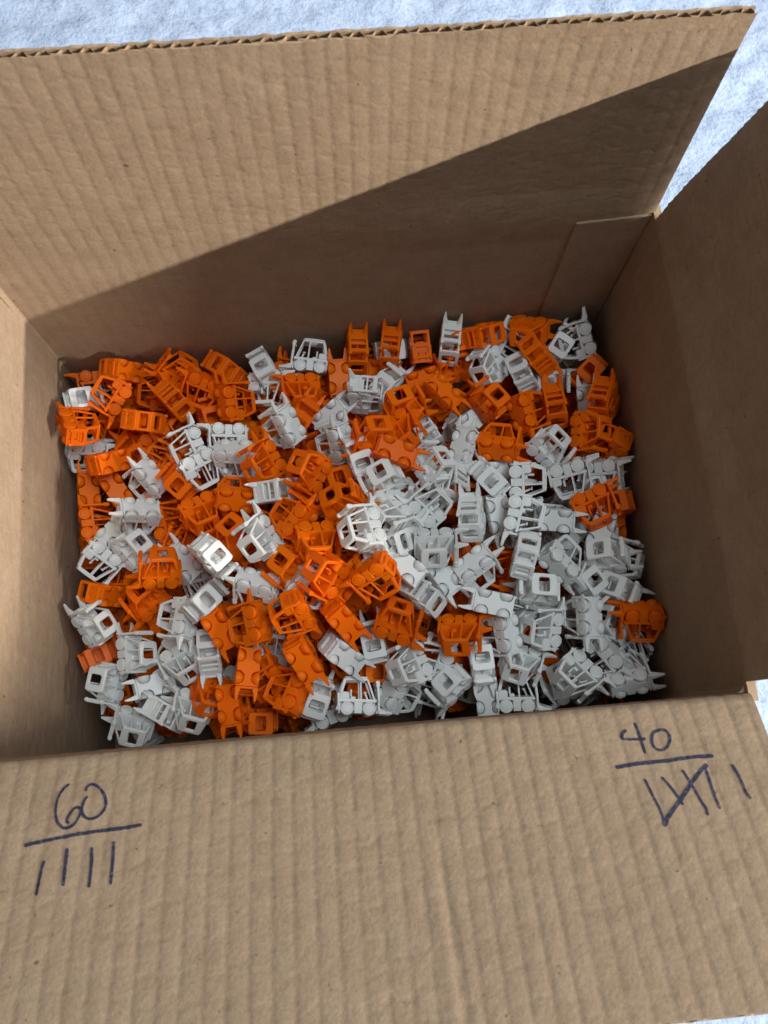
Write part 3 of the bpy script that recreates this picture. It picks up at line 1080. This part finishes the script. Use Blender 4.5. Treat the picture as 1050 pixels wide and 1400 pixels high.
O -1452 1483 -1745 12 -232 901 -368 2
W 308 1737 -1460 310 -123 -943 4 2
O -1265 797 -1670 34 637 758 -132 2
O -1317 2037 -1571 55 152 973 166 2
O -702 2176 -1775 702 135 544 439 2
O 471 2130 -1631 791 -10 -55 609 2
O -680 1602 -1478 554 -181 -328 -743 2
O -796 1409 -1500 667 34 -627 -400 2
W -433 878 -1268 363 -685 -221 592 2
O -968 444 -1624 355 -504 -788 -16 2
O 331 567 -1353 493 -734 -220 -411 2
O 172 1877 -1514 68 993 -94 11 2
O 85 1233 -1177 181 -840 -218 -463 2
W -598 801 -1379 14 -391 732 -558 2
O -251 1972 -1570 246 -327 -201 -890 2
O -634 2041 -1633 393 163 721 547 2
W -1336 132 -1790 193 518 825 -115 2
W 1265 341 -1416 587 -616 -416 -321 2
O 47 1672 -1396 805 484 -65 336 2
O 1516 408 -1481 45 623 -780 39 2
W 704 289 -1504 205 -311 -332 867 2
O 982 2124 -1555 650 -167 -343 658 2
O -856 1591 -1596 633 -538 546 108 2
O 30 180 -1564 783 606 -128 50 2
O 35 673 -1177 14 184 -953 242 2
O -1493 814 -1791 180 -108 -977 30 2
O -462 150 -1583 413 -868 58 -270 2
W -1138 392 -1692 281 -517 -808 -23 2
O -430 688 -1316 307 -286 -463 781 2
O -115 1329 -1219 524 -491 -473 510 2
O 469 983 -1293 123 -758 623 145 2
O 1077 784 -1365 181 -2 -777 -603 2
O -148 1698 -1424 233 72 969 36 2
O -932 2198 -1810 37 -269 688 -673 2
O -1353 1367 -1709 83 -235 966 -74 2
O 676 1663 -1424 47 963 20 -265 2
W 1044 1027 -1317 882 -383 -62 268 2
O -350 1061 -1198 466 -711 4 527 2
W 248 879 -1160 523 784 190 274 2
W -702 363 -1522 667 688 279 -69 2
W 812 2177 -1634 59 -558 519 645 2
O 173 305 -1453 196 44 842 501 2
"""
rows = []
for ln in PILE.split("\n"):
    t = ln.split()
    if len(t) == 9:
        q = Quaternion([float(v) / 1000 for v in t[4:8]]).normalized()
        c = Vector([float(v) * 1e-4 for v in t[1:4]])
        rows.append(dict(c=t[0], mid=c, q=q, base=c + q @ Vector((0, 0, -10 * TOY)), lay=int(t[8])))

ORD = ["", "first", "second", "third", "fourth", "fifth", "sixth", "seventh", "eighth", "ninth", "tenth", "eleventh", "twelfth",
       "thirteenth", "fourteenth", "fifteenth", "sixteenth", "seventeenth", "eighteenth", "nineteenth", "twentieth"]
vis = [r for r in rows if r["lay"] < 2]
NR = 10
for r in vis:
    r["row"] = min(NR, max(1, 1 + int((D - r["mid"].y) / D * NR)))
    up = r["q"] @ Vector((0, 0, 1)); fw = r["q"] @ Vector((1, 0, 0))
    if up.z > 0.62: pose = "upright"
    elif up.z < -0.55: pose = "upturned"
    elif fw.z > 0.62: pose = "tail-down"
    elif fw.z < -0.62: pose = "nose-down"
    else: pose = "toppled"
    r["pose"] = pose
for c in "OW":
    for k in range(1, NR + 1):
        for lay in (0, 1):
            sel = sorted([r for r in vis if r["c"] == c and r["row"] == k and r["lay"] == lay], key=lambda r: r["mid"].x)
            for i, r in enumerate(sel):
                cn = "orange" if c == "O" else "white"
                row = "frontmost row" if k == NR else ("row along the back wall" if k == 1 else "%s row from back wall" % ORD[k])
                rank = "leftmost" if i == 0 else ("rightmost" if i == len(sel) - 1 else "%s-from-left" % ORD[i + 1])
                if lay == 0:
                    r["label"] = "%s %s toy forklift, %s %s one in %s" % (r["pose"], cn, rank, cn, row)
                else:
                    r["label"] = "half-buried %s toy forklift, %s buried one in %s" % (cn, rank, row)

tone = np.random.default_rng(5)
for r in vis:
    tv = float(tone.uniform(0.90, 1.04))
    th = float(tone.uniform(0.90, 1.08)) if r["c"] == "O" else 1.0
    root = bpy.data.objects.new("toy_forklift", None)
    root.empty_display_size = 0.005
    COL.objects.link(root)
    root.rotation_mode = 'QUATERNION'
    root.rotation_quaternion = r["q"]
    root.location = r["base"]
    tag(root, r["label"], "toy forklift", "orange toy forklifts in the box" if r["c"] == "O" else "white toy forklifts in the box")
    for nm, key, loc in LAYOUT:
        o = bpy.data.objects.new(nm, PARTS[r["c"]][key])
        COL.objects.link(o)
        o.parent = root
        o.color = (tv, tv * th, tv, 1)
        o.location = Vector(loc) * TOY

# the rest of the heap, underneath and all but out of sight: one object
co, fa, mi, off = [], [], [], 0
cache = {}
for c in "OW":
    vv, ff, o = [], [], 0
    for nm, key, loc in LAYOUT:
        me = PARTS[c][key]
        a = np.empty(len(me.vertices) * 3); me.vertices.foreach_get("co", a)
        vv.append(a.reshape(-1, 3) + np.array(loc) * TOY)
        ff += [[v + o for v in p_.vertices] for p_ in me.polygons]
        o += len(me.vertices)
    cache[c] = (np.vstack(vv), ff)
for r in rows:
    if r["lay"] == 2:
        v, f_ = cache[r["c"]]
        m = np.array(r["q"].to_matrix())
        co.append(v @ m.T + np.array(r["base"]))
        fa += [[i + off for i in g] for g in f_]
        mi += [0 if r["c"] == "O" else 1] * len(f_)
        off += len(v)
me = bpy.data.meshes.new("buried_forklifts")
me.from_pydata(np.vstack(co).tolist(), [], fa)
me.materials.append(M_ORANGE); me.materials.append(M_WHITE)
me.polygons.foreach_set("material_index", mi)
tag(put("buried_forklifts", me), "deeper orange and white toy forklifts under the visible heap", "toy forklifts", None, "stuff")
